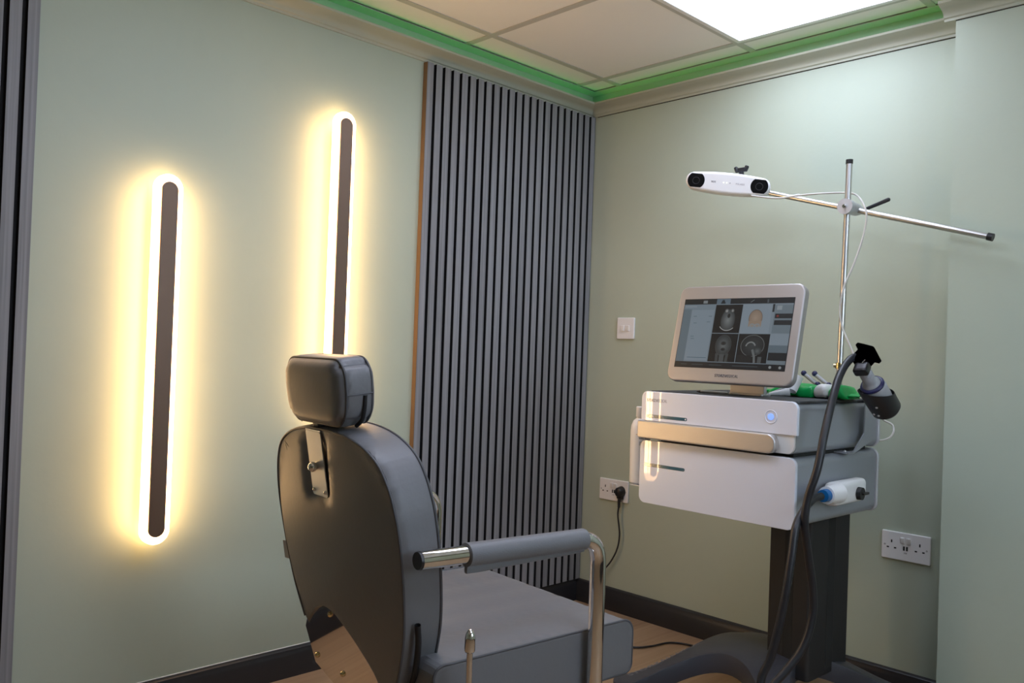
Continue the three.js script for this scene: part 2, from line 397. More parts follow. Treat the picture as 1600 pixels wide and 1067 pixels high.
{
  const t = thing('power_cord', 'black mains plug and cord hanging from the left double socket down to the floor', 'power cord', [0.231, 0.481, 0.0094]);
  const prof = [[0, 0.03], [0.012, 0.029], [0.0165, 0.024], [0.018, 0.012], [0.02, 0.004], [0.02, 0]].map(([r, z]) => new THREE.Vector2(r, z)).reverse();
  part('plug', [new THREE.LatheGeometry(prof, 24).rotateX(Math.PI / 2).scale(1, 1.12, 1), softBox(0.03, 0.022, 0.014, 0.005, 6).translate(0, -0.018, 0.008)], M.blackPlastic, t);
  part('strain_relief', [rod([0, -0.02, 0.013], [0, -0.062, 0.014], 0.007, 0.0045), ...[0, 1, 2, 3].map((k) => new THREE.TorusGeometry(0.0052, 0.001, 6, 14).rotateX(Math.PI / 2).translate(0, -0.04 - k * 0.006, 0.014))], M.blackPlastic, t);
  part('cord', tube([[0, -0.055, 0.014], [-0.004, -0.09, 0.014], [0.004, -0.14, 0.013], [0.007, -0.17, 0.0126], [0, -0.22, 0.0128], [-0.03, -0.28, 0.013], [-0.08, -0.345, 0.022], [-0.11, -0.40, 0.04], [-0.07, -0.455, 0.07], [0.06, -0.475, 0.16], [0.2, -0.476, 0.28], [0.3, -0.476, 0.285], [0.331, -0.476, 0.23], [0.355, -0.476, 0.14], [0.42, -0.476, 0.105], [0.55, -0.476, 0.11], [0.68, -0.476, 0.16]], 0.0034, 160, 8), M.rubber, t);
}

// ---------------------------------------------------------------- the chair
{
  const t = thing('barber_chair', 'grey leather reclining chair with headrest and chrome arms, seen from behind', 'chair', [0.896, 0, 1.41], -5 * Math.PI / 180);
  const D = Math.PI / 180;
  // seat: side profile in (z, y), extruded across
  const prof = rrect(0.53, 0.117, 0.03, 0, 0.3865, [0.02, 0.03, 0.02, 0.02]); // its +x is the front
  let seat = new THREE.ExtrudeGeometry(prof, { depth: 0.548, bevelEnabled: true, bevelThickness: 0.004, bevelSize: 0.004, bevelOffset: -0.004, bevelSegments: 2, curveSegments: 10 });
  seat = new TessellateModifier(0.022, 9).modify(seat.index ? seat.toNonIndexed() : seat);
  seat.translate(-0.015, 0, -0.274).rotateY(Math.PI / 2); // x -> -z, z -> x
  { const p = seat.attributes.position;
    const rear = (x, z) => (x < 0 ? x * (1 - 0.30 * THREE.MathUtils.smoothstep(z, 0.12, 0.25)) : x); // drawn in beside the hinge
    for (let i = 0; i < p.count; i++) p.setX(i, rear(p.getX(i), p.getZ(i)));
    for (let i = 0; i < p.count; i++) if (p.getY(i) > 0.44) {
      const x = p.getX(i), z = p.getZ(i), k = Math.pow(Math.abs(Math.sin((x / 0.556) * Math.PI * 6 + Math.PI / 2)), 0.5);
      const edge = THREE.MathUtils.smoothstep(0.274 - Math.abs(x), 0, 0.05) * THREE.MathUtils.smoothstep(z + 0.245, 0, 0.05);
      p.setY(i, p.getY(i) + (0.004 * k - 0.002) * edge);
    } }
  seat.deleteAttribute('normal'); seat.deleteAttribute('uv');
  seat = toCreasedNormals(metreUV(mergeVertices(seat, 1e-5)), 0.7);
  const seatMesh = part('seat', seat, M.leather, t);
  const ring = prof.getSpacedPoints(90).map((q) => [q.x - 0.015, q.y]);
  for (const s of [-1, 1]) part('piping', loop(ring.map(([a, y]) => [s * 0.276 * (s < 0 ? 1 - 0.30 * THREE.MathUtils.smoothstep(-a, 0.12, 0.25) : 1), y, -a]), 0.0028, 240, 7), M.piping, seatMesh);

  // backrest: half widths by height, on a plane leaning back by ten degrees
  const tilt = 10 * D, W = [[0.30, 0.142], [0.36, 0.165], [0.40, 0.185], [0.435, 0.203], [0.5, 0.230], [0.58, 0.247], [0.634, 0.253], [0.68, 0.255], [0.727, 0.251], [0.776, 0.236], [0.81, 0.213], [0.832, 0.18], [0.848, 0.135], [0.857, 0.08], [0.86, 0]];
  const half = curve(W.map(([y, w]) => [w, (y - 0.45) / Math.cos(tilt), 0])).getPoints(70).map((q) => [q.x, q.y]);
  const lo = half[0][1], cx = 0.012;
  const outline = new THREE.Shape();
  outline.moveTo(half[0][0], lo);
  for (const [w, v] of half.slice(1)) outline.lineTo(w, v);
  for (const [w, v] of half.slice(0, -1).reverse()) if (v > -0.035) outline.lineTo(-w, v);
  const arch = curve([[-0.182, -0.042, 0], [-0.163, -0.020, 0], [-0.132, 0.006, 0], [-0.082, 0.027, 0], [-0.037, 0.026, 0], [0.001, 0.010, 0], [0.054, -0.026, 0], [0.100, -0.075, 0], [0.128, lo, 0]]);
  for (const q of arch.getPoints(40)) outline.lineTo(q.x, q.y);
  outline.closePath();
  const TH = 0.084;
  const lean = new THREE.Matrix4().makeRotationX(tilt); // up tips towards +z
  const place = (g) => g.applyMatrix4(lean).translate(cx, 0.45, 0.317);
  let back = new THREE.ExtrudeGeometry(outline, { depth: TH - 0.012, bevelEnabled: true, bevelThickness: 0.006, bevelSize: 0.006, bevelOffset: -0.006, bevelSegments: 3 });
  back = new TessellateModifier(0.026, 9).modify(back.index ? back.toNonIndexed() : back).translate(0, 0, -TH + 0.006);
  { const p = back.attributes.position;
    for (let i = 0; i < p.count; i++) {
      const x = p.getX(i), y = p.getY(i), z = p.getZ(i), r = Math.min(1, Math.hypot(x / 0.26, (y - 0.17) / 0.26));
      if (z > -0.002) { // padded rear with a dent for the headrest plate
        const dent = Math.exp(-Math.pow((x + 0.035) / 0.045, 4)) * THREE.MathUtils.smoothstep(y, 0.255, 0.29);
        p.setZ(i, z + 0.014 * (1 - r * r) * (1 - dent) - 0.010 * dent * THREE.MathUtils.smoothstep(0.41 - y, 0.0, 0.03));
      }
      if (z < -TH + 0.004) p.setZ(i, z - 0.02 * (1 - r * r));
    } }
  back.deleteAttribute('normal'); back.deleteAttribute('uv');
  back = toCreasedNormals(metreUV(mergeVertices(back, 1e-5)), 0.8);
  const backMesh = part('backrest', place(back), M.leather, t);
  const rim = [...half, ...half.slice(0, -1).reverse().map(([w, v]) => [-w, v])].filter(([w, v]) => w > 0 || v > -0.03);
  part('piping', [place(tube(rim.map(([w, v]) => [w * 0.988, v - 0.003, -0.001]), 0.003, 260, 7)), place(tube(rim.map(([w, v]) => [w, v - 0.001, -TH + 0.003]), 0.003, 260, 7))], M.piping, backMesh);
  part('zip', place(tube([[0.2495 * 0.985, 0.07, -0.022], [0.237, 0.03, -0.024], [0.212, -0.03, -0.026], [0.175, -0.09, -0.028], [0.15, -0.13, -0.03]], 0.006, 40, 8)), M.zip, backMesh);
  part('care_label', place(slab(rrect(0.044, 0.042, 0.002), -0.0005, 0.0005, 0.0002, 1).rotateY(0.2).translate(-0.283, 0.10, -0.02)), M.labelGrey, backMesh, 'small pale label sewn into the side seam');

  // polished plate seen through the arch
  const plate = polygon([[-0.16, 0.325], [-0.19, 0.40], [-0.17, 0.44], [-0.10, 0.52], [0.10, 0.52], [0.16, 0.30], [-0.09, 0.30]]);
  const lean2 = (g) => g.translate(0, -0.41, -0.298).rotateX(0.15).rotateY(0.05).translate(0, 0.41, 0.300);
  const hinge = part('hinge_plate', lean2(slab(plate, 0.294, 0.298, 0.0008, 2)), M.mirror, t, 'polished steel plate below the backrest');
  for (const [x, y] of [[-0.072, 0.457], [-0.147, 0.345], [-0.042, 0.335], [0.09, 0.33]]) part('bolt', lean2(dome(x, y, 0.299, 0.0062, 0.8)), M.brass, hinge);

  // headrest
  const hr = softBox(0.26, 0.137, 0.079, 0.024, 16, (q) => {
    const ex = Math.abs(q.x) - (0.13 - 0.042), ey = Math.abs(q.y) - (0.0685 - 0.042);
    if (ex > 0 && ey > 0) { const f = Math.max(ex, ey) / Math.hypot(ex, ey); q.x = Math.sign(q.x) * (0.088 + ex * f); q.y = Math.sign(q.y) * (0.0265 + ey * f); }
    const k = 1 - 0.10 * THREE.MathUtils.clamp(-q.y / 0.068, 0, 1); q.x *= k; q.z += 0.004 * Math.sign(q.z) * (1 - Math.pow(q.x / 0.131, 2)) * (1 - Math.pow(q.y / 0.0685, 2)); });
  const hplace = (g) => g.rotateX(7 * D).translate(-0.006, 0.9375, 0.368);
  const head = part('headrest', hplace(metreUV(hr).clone()), M.leather, t);
  head.geometry.computeVertexNormals(); head.geometry = toCreasedNormals(head.geometry, 1.2);
  const seam = (z) => rrect(0.2535, 0.1305, 0.039).getSpacedPoints(90).map((q) => [q.x * (1 - 0.10 * THREE.MathUtils.clamp(-q.y / 0.068, 0, 1)), q.y, z]);
  part('piping', [hplace(loop(seam(0.0275), 0.0026, 160, 7)), hplace(loop(seam(-0.0275), 0.0026, 160, 7))], M.piping, head);
  part('side_seam', hplace(tube([[0.1298, -0.003, 0.028], [0.1302, -0.003, 0.0], [0.1298, -0.003, -0.028]], 0.0014, 20, 6)), M.piping, head);
  part('zip', hplace(tube([[0.1298, -0.006, -0.010], [0.1256, -0.035, -0.008], [0.119, -0.055, -0.004], [0.104, -0.0665, 0.0]], 0.0042, 30, 8)), M.zip, head);
  part('headrest_post', place(rod([-0.035, 0.39, -0.02], [-0.02, 0.47, -0.012], 0.0075)), M.chrome, t);
  part('headrest_clamp', place(softBox(0.028, 0.022, 0.024, 0.003, 5).translate(-0.034, 0.424, -0.016)), M.blackPlastic, t);
  const hp = part('headrest_plate', [place(slab(rrect(0.066, 0.135, 0.006, -0.036, 0.3405), 0.0005, 0.0035, 0.0008, 2)), place(box(0.066, 0.003, 0.05, -0.036, 0.4095, -0.022))], M.steel, t, 'satin steel bracket holding the headrest post');
  part('knob', place(dome(-0.04, 0.335, 0.011, 0.0105, 0.9)), M.chrome, hp);
  for (const s of [-1, 1]) part('bolt', place(dome(-0.036 + s * 0.024, 0.284, 0.004, 0.004, 0.8)), M.chrome, hp);

  // arms
  for (const s of [-1, 1]) {
    const arm = part('armrest', bentTube([[s * 0.302, 0.653, s > 0 ? 0.338 : 0.29], [s * 0.302, 0.645, -0.108], [s * 0.302, 0.27, -0.108], [s * 0.1, 0.27, -0.108]], 0.055, 0.0168, 24), M.chrome, t);
    part('end_cap', rod([s * 0.302, 0.653, s > 0 ? 0.336 : 0.288], [s * 0.302, 0.6531, s > 0 ? 0.343 : 0.295], 0.0168, 0.0155, 24), M.blackPlastic, arm);
    part('arm_pad', [rod([s * 0.302, 0.6505, 0.237], [s * 0.302, 0.646, -0.062], 0.0218, 0.0218, 28), softBox(0.012, 0.016, 0.30, 0.004, 6).rotateX(0.015).translate(s * 0.302, 0.6255, 0.087)], M.leather, arm);
  }
  // underframe, pump and foot
  part('seat_frame', [span(-0.2, 0.2, 0.3, 0.328, -0.18, 0.2), span(-0.06, 0.06, 0.29, 0.33, 0.16, 0.27)], M.blackPlastic, t);
  part('pump', [rod([0, 0.05, 0], [0, 0.20, 0], 0.06, 0.055, 32), rod([0, 0.2, 0], [0, 0.302, 0], 0.035, 0.035, 28)], M.chrome, t);
  part('foot', new THREE.LatheGeometry([[0, 0], [0.31, 0], [0.315, 0.006], [0.31, 0.012], [0.22, 0.03], [0.1, 0.05], [0, 0.056]].map(([r, y]) => new THREE.Vector2(r, y)), 64), M.chrome, t);
  const lever = part('lever', rod([0.34, 0.13, 0.245], [0.34, 0.50, 0.249], 0.0055, 0.0055, 18), M.chrome, t);
  part('grip', new THREE.LatheGeometry([[0, -0.001], [0.0085, 0], [0.0098, 0.003], [0.0098, 0.024], [0.0085, 0.032], [0.005, 0.0385], [0, 0.041]].map(([r, y]) => new THREE.Vector2(r, y)), 24).translate(0.34, 0.487, 0.249), M.chrome, lever);
  part('lever_arm', rod([0.05, 0.12, 0.05], [0.34, 0.135, 0.245], 0.008, 0.008, 16), M.chrome, lever);
}

// ---------------------------------------------------------------- the treatment cart
const CART = [1.093, 0, 0.48], TURN = -1.12 * Math.PI / 180;
{
  const t = thing('medical_cart', 'white and silver two-tier treatment machine on a black column with a splayed foot', 'medical cart', CART, TURN);
  // foot: four splayed legs round the column
  const hub = [0.0, -0.05], tips = [[-0.235, 0.30], [0.27, 0.30], [0.40, -0.285], [-0.2, -0.36]], hw = 0.036;
  const ctrl = [[-0.085, -0.175], [-0.12, -0.205], [0.08, -0.20], [-0.085, 0.025]];
  const sh = new THREE.Shape();
  tips.forEach((p, i) => {
    const q = tips[(i + 1) % 4], dp = new THREE.Vector2(p[0] - hub[0], p[1] - hub[1]).normalize(), dq = new THREE.Vector2(q[0] - hub[0], q[1] - hub[1]).normalize();
    const a = [p[0] - dp.y * -hw, p[1] + dp.x * -hw], b = [q[0] + dq.y * -hw, q[1] - dq.x * -hw];
    const a2 = [p[0] + dp.y * -hw, p[1] - dp.x * -hw];
    if (i === 0) sh.moveTo(...a2);
    sh.quadraticCurveTo(p[0] + dp.x * hw * 1.1, p[1] + dp.y * hw * 1.1, a[0], a[1]);
    sh.quadraticCurveTo(ctrl[i][0], ctrl[i][1], b[0], b[1]);
  });
  let foot = new THREE.ExtrudeGeometry(sh, { depth: 0.052, bevelEnabled: true, bevelThickness: 0.003, bevelSize: 0.003, bevelSegments: 2, curveSegments: 26 });
  foot = new TessellateModifier(0.03, 8).modify(foot.index ? foot.toNonIndexed() : foot);
  { const p = foot.attributes.position;
    for (let i = 0; i < p.count; i++) {
      const x = p.getX(i), z = p.getY(i), y = p.getZ(i), d = Math.hypot(x - hub[0], z - hub[1]);
      p.setXYZ(i, x, y + 0.142 - 0.094 * THREE.MathUtils.smoothstep(d, 0.04, 0.46), z);
    }
    const idx = []; for (let i = 0; i < p.count; i += 3) idx.push(i, i + 2, i + 1); foot.setIndex(idx); }
  foot.deleteAttribute('normal'); foot.deleteAttribute('uv');
  foot = toCreasedNormals(mergeVertices(foot.toNonIndexed(), 1e-5), 0.6);
  const base = part('base', foot, M.base, t);
  for (const [x, z] of tips) part('caster', [new THREE.CylinderGeometry(0.027, 0.027, 0.02, 24).rotateZ(Math.PI / 2).translate(x - 0.013, 0.027, z), new THREE.CylinderGeometry(0.027, 0.027, 0.02, 24).rotateZ(Math.PI / 2).translate(x + 0.013, 0.027, z), rod([x, 0.03, z], [x, 0.062, z], 0.012)], M.blackPlastic, base);
  { const g = lettering([['STORZ', bold], ['MEDICAL', regular]], 0.015), w = g.boundingBox.max.x, k = 0.26 / w;
    g.scale(k, 1, 1).rotateX(-Math.PI / 2);
    const p = g.attributes.position; // along the left front leg, from the tip to the hub
    const A = V(-0.232, 0, 0.27), B = V(-0.15, 0, 0.03), dir = B.clone().sub(A).normalize(), side = V(dir.z, 0, -dir.x);
    for (let i = 0; i < p.count; i++) {
      const q = A.clone().addScaledVector(dir, p.getX(i)).addScaledVector(side, p.getZ(i) * -1), d = Math.hypot(q.x - hub[0], q.z - hub[1]);
      p.setXYZ(i, q.x, 0.15 + 0.0475 - 0.094 * THREE.MathUtils.smoothstep(d, 0.04, 0.46) + p.getY(i) * 0.6, q.z);
    }
    g.computeVertexNormals();
    part('logo', g, M.basePrint, base); }
  // column
  const col = part('column', [slab(rrect(0.13, 0.238, 0.012, 0.094, 0.14), 0.14, 0.612, 0.002, 2).rotateX(-Math.PI / 2)], M.column, t);
  part('column_groove', [span(0.1585, 0.1595, 0.16, 0.60, -0.16, -0.12), span(0.08, 0.108, 0.16, 0.60, -0.0215, -0.0205)], M.gap, col);

  const bodyShape = (y0, y1, r) => rrect(0.472, y1 - y0, r, 0, (y0 + y1) / 2);
  // lower tier
  const low = part('lower_cabinet', slab(bodyShape(0.607, 0.783, 0.02), -0.236, 0.229, 0.002, 2), M.silver, t);
  part('rear_frame', slab(rrect(0.482, 0.182, 0.024, 0, 0.695), -0.248, -0.237, 0.003, 3), M.rim, low);
  part('front_panel', slab(rrect(0.487, 0.181, 0.021, 0, 0.695), 0.229, 0.241, 0.002, 3), M.gloss, low, 'glossy white front panel');
  part('indicator', slab(rrect(0.14, 0.0092, 0.0044, -0.156, 0.7155), 0.2405, 0.2418, 0.0004, 2), M.teal, low);
  part('spacer', span(-0.2, 0.215, 0.78, 0.794, -0.21, 0.2), M.gap, low);
  // upper tier
  const up = part('upper_cabinet', slab(bodyShape(0.793, 0.9225, 0.02), -0.236, 0.229, 0.002, 2), M.silver, t);
  part('rear_frame', slab(rrect(0.482, 0.136, 0.024, 0, 0.8575), -0.248, -0.237, 0.003, 3), M.rim, up);
  part('front_panel', slab(rrect(0.487, 0.085, 0.02, 0, 0.884, [0.02, 0.02, 0.001, 0.001]), 0.229, 0.241, 0.002, 3), M.gloss, up, 'glossy white front panel');
  part('front_end', slab(rrect(0.470, 0.05, 0.02, 0, 0.8185, [0.001, 0.001, 0.02, 0.02]), 0.228, 0.236, 0.002, 3), M.whiteSoft, up);
  part('handle', slab(rrect(0.436, 0.049, 0.022, -0.0225, 0.8165, [0.002, 0.022, 0.022, 0.008]), 0.238, 0.262, 0.004, 4), M.alu, up, 'satin metal handle bar');
  part('indicator', [slab(rrect(0.14, 0.0092, 0.0044, -0.154, 0.8552), 0.2405, 0.2418, 0.0004, 2)], M.teal, up);
  for (const x of [-0.218, -0.2, -0.0885]) part('indicator_dot', new THREE.CylinderGeometry(0.0023, 0.0023, 0.0008, 16).rotateX(Math.PI / 2).translate(x, 0.8552, 0.242), M.white, up);
  part('button_ring', new THREE.TorusGeometry(0.0165, 0.0016, 8, 40).translate(0.171, 0.884, 0.241), M.gloss, up);
  const BLUE = new THREE.Color().setRGB(0.22, 0.42, 1.0);
  part('button_light', new THREE.CylinderGeometry(0.0085, 0.0088, 0.002, 32).rotateX(Math.PI / 2).translate(0.171, 0.884, 0.2418), glow(BLUE, 0.75, [0.2, 0.3, 0.6]), up, 'round power button glowing blue');
  { const g = lettering([['STORZ', bold], ['MEDICAL', regular]], 0.0085), k = 0.071 / g.boundingBox.max.x;
    part('logo', g.scale(k, 1, 1).translate(-0.224, 0.897, 0.2408), M.printPale, up); }
  part('top_mat', slab(rrect(0.464, 0.44, 0.012, 0, 0.0), 0.921, 0.9275, 0.002, 2).rotateX(-Math.PI / 2), M.mat, up, 'dark textured mat on top');
  // holder for the applicator, screwed to the side of the lower tier
  const br = (pts, w0, w1) => slab(polygon(pts), w0, w1, 0.001, 2);
  // bracket plate in the (z, y) plane, then bent out to the cup
  const bracket = part('applicator_bracket', [br([[0.018, 0.785], [0.05, 0.789], [0.112, 0.836], [0.114, 0.93], [0.175, 0.93], [0.175, 0.815], [0.11, 0.80], [0.06, 0.785]], 0, 0.004).rotateY(Math.PI / 2).translate(0.252, 0, 0), span(0.2, 0.256, 0.7835, 0.7875, -0.06, -0.018)], M.silver, t);
  part('screw', dome(0.24, 0.7885, -0.03, 0.004, 0.8), M.steel, bracket);
  // cup: an open sleeve cut away towards the room
  const K = V(0.3356, 0.951, -0.0006), axis = V(-0.116, 0.674, 0.730).normalize();
  const aim = new THREE.Quaternion().setFromUnitVectors(V(0, 1, 0), axis);
  const onAxis = (g) => g.applyQuaternion(aim).translate(K.x, K.y, K.z);
  const sleeve = new THREE.LatheGeometry([[0.0, -0.068], [0.030, -0.068], [0.0375, -0.058], [0.0385, -0.02], [0.0385, 0.014], [0.0368, 0.014], [0.0365, -0.05], [0.0, -0.06]].map(([r, y]) => new THREE.Vector2(r, y)), 48);
  { const p = sleeve.attributes.position; // the rim sweeps up on the left and dips on the right
    for (let i = 0; i < p.count; i++) { const y = p.getY(i); if (y > 0) { const a = Math.atan2(p.getZ(i), p.getX(i)); p.setY(i, y - 0.006 + 0.031 * Math.cos(a - 2.1)); } }
    sleeve.computeVertexNormals(); }
  part('applicator_cup', onAxis(sleeve), M.blackPlastic, bracket, 'black sleeve');
  for (const [x, y] of [[-0.016, -0.04], [-0.004, -0.043], [0.004, -0.012]]) part('screw', onAxis(dome(0, 0, 0, 0.0032, 0.7).translate(x, y, Math.sqrt(0.0385 ** 2 - x * x) + 0.0005)), M.steel, bracket);
  // small shelf hooked on the left side for the bottle
  part('bottle_holder', [span(-0.29, -0.2365, 0.645, 0.648, 0.165, 0.225), span(-0.239, -0.2365, 0.645, 0.70, 0.165, 0.225)], M.rim, t);
}

// ---------------------------------------------------------------- monitor
{
  const t = thing('monitor', 'silver touchscreen monitor showing head scans, on top of the treatment cart', 'monitor', [1.105, 0.9278, 0.565], 0.755 * Math.PI / 180);
  part('neck', slab(rrect(0.106, 0.20, 0.003, 0, 0.10), 0, 0.016, 0.002, 2), M.alu, t);
  part('neck_foot', slab(rrect(0.106, 0.05, 0.006, 0, 0), 0, 0.006, 0.0015, 2).rotateX(-Math.PI / 2), M.alu, t);
  const tilt = new THREE.Matrix4().makeRotationX(-13.6 * Math.PI / 180).setPosition(-0.003, 0.17, 0.095);
  const at = (g) => g.applyMatrix4(tilt);
  const shell = part('housing', at(slab(rrect(0.384, 0.279, 0.026), -0.026, 0, 0.005, 5, 24)), M.monitor, t);
  part('mount', [at(box(0.1, 0.1, 0.05, 0, 0, -0.045))], M.silver, t);
  // the picture on the screen
  const cv = document.createElement('canvas'); cv.width = 1024; cv.height = 608;
  const c = cv.getContext('2d');
  const R = (x, y, w, h, f) => { c.fillStyle = f; c.fillRect(x, y, w, h); };
  R(0, 0, 1024, 608, '#a9bccb'); R(0, 0, 1024, 46, '#20262b'); R(0, 560, 1024, 48, '#1b2126');
  R(318, 0, 132, 46, '#7f96a8'); c.fillStyle = '#0d1a26'; c.beginPath(); c.arc(382, 24, 15, 0, 7); c.fill(); R(360, 30, 44, 12, '#0d1a26');
  c.strokeStyle = '#c8d2d8'; c.lineWidth = 4; c.beginPath(); c.moveTo(640, 34); c.lineTo(672, 12); c.stroke(); R(186, 12, 42, 26, '#aeb9bf'); R(790, 10, 14, 30, '#6d7a82');
  R(0, 46, 316, 514, '#9fb3c3'); R(0, 90, 82, 470, '#879caa'); R(8, 60, 120, 12, '#b8c8d4'); R(84, 96, 224, 452, '#aec2d2');
  c.fillStyle = '#8fa5b5'; for (const [x, y] of [[110, 150], [118, 210], [260, 150], [250, 200], [110, 330], [116, 350]]) c.fillRect(x, y, 34, 9);
  R(110, 520, 190, 5, '#5f7f95');
  R(318, 52, 256, 250, '#0b0d0e'); R(318, 308, 256, 246, '#0b0d0e'); R(580, 308, 280, 246, '#0b0d0e'); R(580, 52, 260, 250, '#b3c6d6');
  const blob = (x, y, rx, ry, s0, s1, rim) => { const g = c.createRadialGradient(x, y, 2, x, y, Math.max(rx, ry)); g.addColorStop(0, s0); g.addColorStop(1, s1); c.save(); c.translate(x, y); c.scale(rx / Math.max(rx, ry), ry / Math.max(rx, ry)); c.translate(-x, -y); c.fillStyle = g; c.beginPath(); c.arc(x, y, Math.max(rx, ry), 0, 7); c.fill(); if (rim) { c.strokeStyle = rim; c.lineWidth = 5; c.stroke(); } c.restore(); };
  // axial slice
  blob(452, 190, 66, 96, '#a7b0b3', '#4c5254', '#3a3f41'); blob(430, 108, 20, 22, '#e8eaea', '#4a4f51'); blob(484, 106, 18, 20, '#dfe2e2', '#3c4143'); blob(456, 150, 14, 20, '#15181a', '#2a2f31');
  c.strokeStyle = '#e3e6e6'; c.lineWidth = 7; c.beginPath(); c.arc(452, 196, 84, 0.25 * Math.PI, 0.8 * Math.PI); c.stroke();
  // coronal slice
  blob(446, 410, 74, 90, '#8d9597', '#3e4446', '#596063'); blob(446, 392, 26, 18, '#1a1d1f', '#555c5e'); blob(448, 446, 22, 14, '#17191b', '#4a5052');
  c.strokeStyle = '#555b5d'; c.lineWidth = 26; c.beginPath(); c.moveTo(396, 480); c.lineTo(400, 552); c.moveTo(496, 480); c.lineTo(490, 552); c.stroke(); R(424, 486, 44, 66, '#666d6f');
  // sagittal slice
  blob(716, 408, 104, 90, '#535a5d', '#2a2e30', '#9aa1a3'); c.strokeStyle = '#aab1b3'; c.lineWidth = 12; c.beginPath(); c.arc(700, 420, 42, 1.05 * Math.PI, 1.9 * Math.PI); c.stroke();
  blob(766, 452, 40, 34, '#7d8688', '#3e4446'); c.strokeStyle = '#8f9799'; c.lineWidth = 20; c.beginPath(); c.moveTo(720, 440); c.lineTo(744, 500); c.lineTo(752, 552); c.stroke(); R(590, 490, 130, 62, '#232628'); R(778, 500, 34, 52, '#6b7274');
  // surface view of a head
  blob(706, 172, 60, 72, '#d9c3ad', '#bba28d', '#8a7768'); R(648, 196, 116, 48, '#c9b19b'); blob(684, 236, 24, 18, '#cdb6a2', '#b3c6d6'); blob(730, 236, 24, 18, '#cdb6a2', '#b3c6d6');
  R(846, 52, 18, 68, '#2b343b'); R(866, 60, 158, 240, '#93a6b3'); R(884, 66, 44, 36, '#c4d3dd'); R(876, 134, 148, 40, '#272d31'); R(890, 146, 18, 16, '#b04038'); R(876, 190, 148, 40, '#272d31');
  R(862, 306, 162, 94, '#b1c4d4'); R(862, 400, 162, 66, '#8296a4'); R(866, 462, 158, 66, '#23292d'); R(862, 530, 162, 30, '#97a9b5');
  c.fillStyle = '#c5cdd2'; for (const x of [898, 984]) { c.beginPath(); c.arc(x, 584, 12, 0, 7); c.fill(); }
  c.fillStyle = '#57626a'; for (const [x, w] of [[60, 60], [170, 110], [340, 120], [560, 230]]) c.fillRect(x, 580, w, 7);
  const tex = new THREE.CanvasTexture(cv); tex.colorSpace = THREE.SRGBColorSpace; tex.magFilter = THREE.LinearFilter;
  const lcd = std([0.012, 0.013, 0.015], 0.28); lcd.emissive.setRGB(1, 1, 1); lcd.emissiveMap = tex; lcd.emissiveIntensity = 0.30;
  part('screen', at(new THREE.PlaneGeometry(0.335, 0.1986).translate(-0.002, 0.0001, 0.0009)), lcd, shell, 'lit screen with four head scan views');
  part('bezel', at(span(-0.171, 0.167, -0.1008, 0.1008, -0.002, 0.0005)), M.blackPlastic, shell);
  { const g = lettering([['STORZ', bold], ['MEDICAL', regular]], 0.0078), k = 0.072 / g.boundingBox.max.x;
    part('logo', at(g.scale(k, 1, 1).translate(-0.036, -0.124, 0.0001)), M.print, shell); }
}

// ---------------------------------------------------------------- pole, tracking camera
{
  const t = thing('camera_stand', 'steel pole with a clamped slanting cross rod behind the treatment cart', 'stand', [1.1985, 0.80, 0.212]);
  const L = (x, y, z) => [x - 1.1985, y - 0.80, z - 0.212];
  part('pole', rod(L(1.1985, 0.80, 0.212), L(1.212, 1.632, 0.212), 0.0092, 0.0092, 24), M.steel, t);
  part('pole_cap', rod(L(1.2118, 1.63, 0.212), L(1.2120, 1.643, 0.212), 0.0105, 0.0105, 24), M.blackPlastic, t);
  part('pole_bracket', [box(0.05, 0.03, 0.022, ...L(1.2, 0.85, 0.218)), box(0.05, 0.03, 0.022, ...L(1.2, 0.81, 0.218))], M.rim, t);
  part('collar', [rod(L(1.2015, 1.010, 0.212), L(1.2018, 1.028, 0.212), 0.0125, 0.0125, 20), rod(L(1.195, 1.019, 0.216), L(1.186, 1.019, 0.219), 0.0065, 0.0065, 14)], M.brass, t);
  part('cross_rod', rod(L(0.845, 1.6035, 0.178), L(1.591, 1.3865, 0.178), 0.0088, 0.0088, 24), M.steel, t);
  part('rod_cap', rod(L(1.588, 1.3874, 0.178), L(1.602, 1.3833, 0.178), 0.0108, 0.0108, 24), M.blackPlastic, t);
  const cl = part('clamp', [new THREE.CylinderGeometry(0.0235, 0.0235, 0.026, 36).rotateX(Math.PI / 2).translate(...L(1.212, 1.4985, 0.223)), new THREE.CylinderGeometry(0.0205, 0.019, 0.05, 36).rotateX(Math.PI / 2).translate(...L(1.214, 1.4985, 0.186)), new THREE.CylinderGeometry(0.012, 0.015, 0.02, 24).rotateX(Math.PI / 2).translate(...L(1.215, 1.4985, 0.153))], M.rim, t);
  part('clamp_bolt', [new THREE.CylinderGeometry(0.0058, 0.0058, 0.007, 6).rotateX(Math.PI / 2).translate(...L(1.212, 1.4985, 0.238)), new THREE.CylinderGeometry(0.0038, 0.0038, 0.012, 12).rotateX(Math.PI / 2).translate(...L(1.212, 1.4985, 0.238))], M.chrome, cl);
  part('clamp_lever', [rod(L(1.217, 1.493, 0.148), L(1.312, 1.5185, 0.165), 0.0048, 0.0062, 16), dome(...L(1.312, 1.5185, 0.165), 0.0062, 1)], M.rubber, cl);
}
